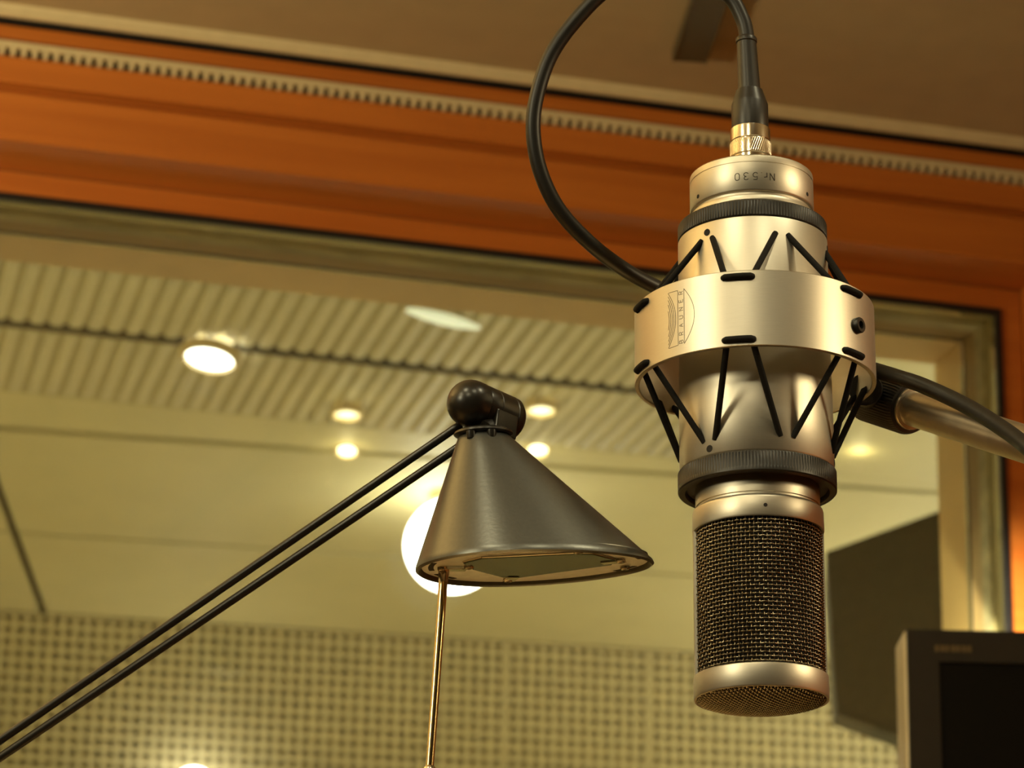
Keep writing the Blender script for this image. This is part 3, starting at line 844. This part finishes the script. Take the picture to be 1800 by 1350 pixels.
t = thing('microphone_cable', 'black cable looping from the metal plug on top of the microphone to the boom', 'cable', MICP, (0, R_(-0.66), R_(-5.0)))
inv = (Matrix.Translation(MICP) @ Euler((0, R_(-0.66), R_(-5.0))).to_matrix().to_4x4()).inverted()
loc = [inv @ Vector(p) for p in cp]
loc.insert(0, Vector((-0.0003, 0, 0.150)))
MB().tube(smooth_path(loc, 8), 3.1 * mm, 16).build('cord', M['rubber'], t, 60)
lat('plug_shell', [(0, 122.6), (7.0, 122.6), (7.85, 122.2), (7.9, 121.6), (7.9, 117.0), (7.75, 116.8), (8.1, 116.4), (8.15, 116), (8.15, 110.2), (7.9, 110.0), (7.6, 109.8), (7.6, 101.7), (0, 101.7)], M['nickel'], t, n=64)
b = MB()
for k in range(56):   # fine knurl on the lower shell
    a = 360.0 / 56 * k
    b.tube([pol(8.12, a + 0.0, 110.4), pol(8.12, a + 14.0, 116.0)], 0.14 * mm, 4)
    b.tube([pol(8.12, a + 14.0, 110.4), pol(8.12, a + 0.0, 116.0)], 0.14 * mm, 4)
o = b.build('knurling', M['nickel'], t); o['kind'] = 'stuff'
lat('boot', [(0, 122.6), (7.3, 122.6), (7.35, 123.0), (7.35, 133.0), (6.9, 134.4), (5.6, 138.6), (5.4, 139.4), (5.0, 139.6), (0, 139.6)], M['black_plastic'], t, n=48)
shear = Matrix(((1, 0, -0.034, 0.0047), (0, 1, 0, 0), (0, 0, 1, 0), (0, 0, 0, 1)))
MB().lathe([(4.6 * mm, 138.5 * mm), (4.5 * mm, 141 * mm), (3.95 * mm, 160.6 * mm), (4.3 * mm, 161.0 * mm), (4.3 * mm, 162.6 * mm), (3.9 * mm, 163.1 * mm), (0.01 * mm, 163.1 * mm)], 40, shear).build('strain_relief', M['black_plastic'], t, 40)

# ================================================================== DESK LAMP
LB = Vector((-0.385, 1.08, 0.75))
t = thing('desk_lamp', 'black jointed desk lamp with a grey cone shade on twin thin rods', 'lamp', LB)
def L_(p): return Vector(p) - LB
elbow = Vector((-0.385, 1.08, 1.226))
dr = (Vector((-0.1868, 1.08, 1.3824)) - Vector((-0.0215, 1.08, 1.5082)))
MB().lathe([(1e-5, 0), (0.085, 0), (0.085, 0.016), (0.078, 0.022), (0.02, 0.026), (1e-5, 0.026)], 48).build('base', M['lampblack'], t, 40)
MB().cyl((0, 0, 0.026), L_(elbow), 0.007).build('post', M['lampblack'], t, 40)
MB().cyl(L_(elbow) + Vector((0, -0.016, 0)), L_(elbow) + Vector((0, 0.016, 0)), 0.016).build('elbow_joint', M['lampblack'], t, 40)
a1 = Vector((-0.0195, 1.082, 1.5098)); e1 = Vector((-0.1868, 1.08, 1.3822))
d1 = (e1 - a1)
MB().cyl(L_(a1), L_(a1 + d1 * 2.21), 0.00165, 16).build('rod', M['lampblack'], t, 40)
a2 = Vector((-0.0165, 1.085, 1.5044)); e2 = Vector((-0.1864, 1.08, 1.3757))
d2 = (e2 - a2)
MB().cyl(L_(a2), L_(a2 + d2 * 2.19), 0.00165, 16).build('rod', M['lampblack'], t, 40)
# capsule joint: a ball-ended barrel whose axis runs right and away
jc = Vector((-0.0157, 1.078, 1.5170))
ja = Vector((0.74, 0.66, -0.10)).normalized()
mt = Matrix.Translation(L_(jc)) @ ja.to_track_quat('Z', 'Y').to_matrix().to_4x4()
r = 0.0093
pf = [(r * math.sin(a) + 1e-6, -r * math.cos(a)) for a in [PI / 2 * k / 12 for k in range(13)]]
jt = MB().lathe(pf + [(r, 0.0030), (r * 0.97, 0.0032), (1e-6, 0.0032)], 48, mt).build('joint_ball', M['lampblack'], t, 45)
q0 = 0.0032
MB().lathe([(1e-6, q0), (r * 0.965, q0), (r * 0.985, q0 + 0.0004), (r * 0.985, 0.0085), (r * 0.95, 0.0087), (r * 0.95, 0.0091), (r * 0.985, 0.0093), (r * 0.985, 0.0168), (r * 0.955, 0.0170), (r * 0.955, 0.0174), (r * 0.985, 0.0176), (r * 0.97, 0.0200), (r * 0.80, 0.0222), (r * 0.4, 0.0235), (1e-6, 0.0238)], 48, mt).build('joint_barrel', M['lampblack'], t, 40)
# clamp block under the barrel
bx = MB().box(-0.0085, -0.0012, -0.0090, -0.0030, 0.0085, 0.0172)
fx = Matrix.Translation(L_(jc)) @ Matrix((ja.cross(Vector((0, 0, 1))).normalized(), Vector((0, 0, 1)) - ja * ja.z, ja)).transposed().to_4x4()
bx = MB().box(-0.0040, 0.0096, -0.0118, -0.0020, 0.0060, 0.0166)
bx.v = [tuple(fx @ Vector(p)) for p in bx.v]
bx.build('clamp_block', M['lampblack'], t, bevel=0.0006)

# shade: an off-centre cone on an egg-shaped rim
SB = Vector((0.0101, 1.080, 1.4533))
SR = Euler((R_(5.3), R_(-3.2), 0)).to_matrix().to_4x4()
SM = Matrix.Translation(L_(SB)) @ SR
SA, SD = 0.0454, 0.0375
def egg(a, k=1.0, grow=0.0):
    return ((SA * k + grow) * math.cos(a), (SD * k + grow) * math.sin(a) * (1 - 0.16 * math.cos(a)))
top_c = Vector((-0.0178, 0.003, 0.0518)); top_r = 0.0096
NS = 96
def egg_ring(a, s):
    """s = 0 at the rim, 1 at the top"""
    x, y = egg(a)
    p = Vector((x, y, 0.0)); q_ = top_c + Vector((top_r * math.cos(a), top_r * math.sin(a), 0))
    return p.lerp(q_, s)
b = MB()
prof_s = [-0.0, 0.0, 0.02, 0.05, 0.2, 0.4, 0.6, 0.8, 0.97, 1.0]
rings = []
def addring(f):
    rings.append(len(b.v))
    for i in range(NS): b.v.append(tuple(SM @ f(2 * PI * i / NS)))
addring(lambda a: Vector((egg(a, 1, -0.0024)[0], egg(a, 1, -0.0024)[1], 0.0030)))   # inner lip
addring(lambda a: Vector((egg(a, 1, -0.0022)[0], egg(a, 1, -0.0022)[1], -0.0004)))
addring(lambda a: Vector((egg(a, 1, -0.0012)[0], egg(a, 1, -0.0012)[1], -0.0012)))
addring(lambda a: Vector((egg(a, 1, -0.0002)[0], egg(a, 1, -0.0002)[1], -0.0005)))
for s_ in (0.012, 0.04, 0.15, 0.3, 0.5, 0.7, 0.85, 0.98):
    addring(lambda a, s_=s_: egg_ring(a, s_))
addring(lambda a: top_c + Vector((top_r * 0.9 * math.cos(a), top_r * 0.9 * math.sin(a), 0.0008)))
addring(lambda a: top_c + Vector((1e-5 * math.cos(a), 1e-5 * math.sin(a), 0.0008)))
for p, q_ in zip(rings[:-1], rings[1:]):
    for i in range(NS):
        j = (i + 1) % NS
        b.f.append((p + i, p + j, q_ + j, q_ + i))
b.build('shade', M['shade'], t, 50)
def shade_part(bm, name, m, ang=None, bevel=0.0):
    bm.v = [tuple(SM @ Vector(p)) for p in bm.v]
    return bm.build(name, m, t, ang, bevel=bevel)
# recessed plate with slots, glass, clips and screws
out = [egg(2 * PI * i / NS, 1, -0.0026) for i in range(NS)]
shade_part(MB().poly(out, (0.0006, 0.0016)), 'reflector_plate', M['plate'])
def slot(a0, a1, k):
    o_ = [egg(a0 + (a1 - a0) * i / 8, k) for i in range(9)]; i_ = [egg(a1 - (a1 - a0) * i / 8, k - 0.045) for i in range(9)]
    shade_part(MB().poly(o_ + i_, (0.00045, 0.0007)), 'vent_slot', M['hole'])
for (d0, d1, k) in ((172, 196, 0.89), (205, 220, 0.91), (228, 243, 0.93), (250, 264, 0.93), (268, 281, 0.93), (290, 304, 0.93), (312, 326, 0.92), (338, 350, 0.91), (140, 160, 0.90), (20, 40, 0.92)):
    slot(R_(d0), R_(d1), k)
gp = [(-0.0270, -0.0125), (-0.0200, -0.0205), (0.0140, -0.0235), (0.0210, -0.0220), (0.0300, -0.0085), (0.0290, 0.0010), (-0.0060, 0.0220), (-0.0120, 0.0200), (-0.0235, 0.0010)]
shade_part(MB().poly(gp, (-0.0004, 0.0005)), 'cover_glass', M['dark_glass'])
gf = []
b = MB()
for i in range(len(gp)):
    p, q_ = gp[i], gp[(i + 1) % len(gp)]
    b.tube([(p[0], p[1], 0.0002), (q_[0], q_[1], 0.0002)], 0.00045, 6)
shade_part(b, 'glass_retainer', M['nickel'], 60)
for (x, y) in ((-0.0350, -0.0020), (-0.0250, -0.0045), (0.0155, -0.0285), (0.0322, -0.0065), (-0.0100, 0.0262), (0.0345, 0.0080)):
    bm = MB().lathe([(0.0019, 0.0005), (0.0019, -0.0006), (0.0015, -0.0011), (0.0008, -0.0012), (0.0007, -0.0007), (1e-5, -0.0007)], 20, Matrix.Translation((x, y, 0)))
    shade_part(bm, 'screw', M['nickel'], 40)
for (x, y, a) in ((-0.0310, -0.0010, 10), (0.0300, -0.0060, 160), (-0.0090, 0.0235, -75)):
    bm = MB().box(-0.004, 0.005, -0.0022, 0.0022, -0.0008, -0.0004)
    rm = Matrix.Translation((x, y, 0)) @ Matrix.Rotation(R_(a), 4, 'Z')
    bm.v = [tuple(rm @ Vector(p)) for p in bm.v]
    shade_part(bm, 'clip', M['nickel'])
# collar and bolts on top of the shade
bm = MB().lathe([(1e-5, 0.0022), (0.0098, 0.0022), (0.0112, 0.0014), (0.0114, 0.0006), (0.0106, 0.0), (1e-5, 0.0)], 40, Matrix.Translation(top_c))
shade_part(bm, 'collar', M['lampblack'], 40)
for (a, zz) in ((-118, -0.0012), (-72, -0.0012)):
    p = top_c + Vector((0.0099 * math.cos(R_(a)), 0.0099 * math.sin(R_(a)), zz))
    bm = MB().lathe([(1e-5, -0.0016), (0.0017, -0.0016), (0.0019, 0.0), (0.0019, 0.0014), (1e-5, 0.0014)], 18, Matrix.Translation(p))
    shade_part(bm, 'bolt', M['lampblack'], 40)
bm = MB().cyl(top_c + Vector((0, 0, 0.001)), top_c + Vector((0.006, 0.007, 0.0060)), 0.0055, 24)
shade_part(bm, 'neck', M['lampblack'], 40)
# thin handle rod under the shade
h0 = Vector((-0.0243, 1.082, 1.4512)); h1 = Vector((-0.0275, 1.080, 1.3757))
MB().cyl(L_(h0), L_(h1), 0.00175, 20, 0.00155).build('handle_rod', M['brass'], t, 40)
MB().cyl(L_(h0), L_(h0.lerp(h1, 0.06)), 0.0022, 20, 0.0018).build('rod_socket', M['nickel'], t, 40)
mt = Matrix.Translation(L_(h1))
MB().lathe([(0.0026 * math.sin(a) + 1e-6, -0.0026 * math.cos(a) - 0.0018) for a in [PI * k / 14 for k in range(15)]], 24, mt).build('handle_tip', M['nickel'], t, 60)
bpy.context.view_layer.update()
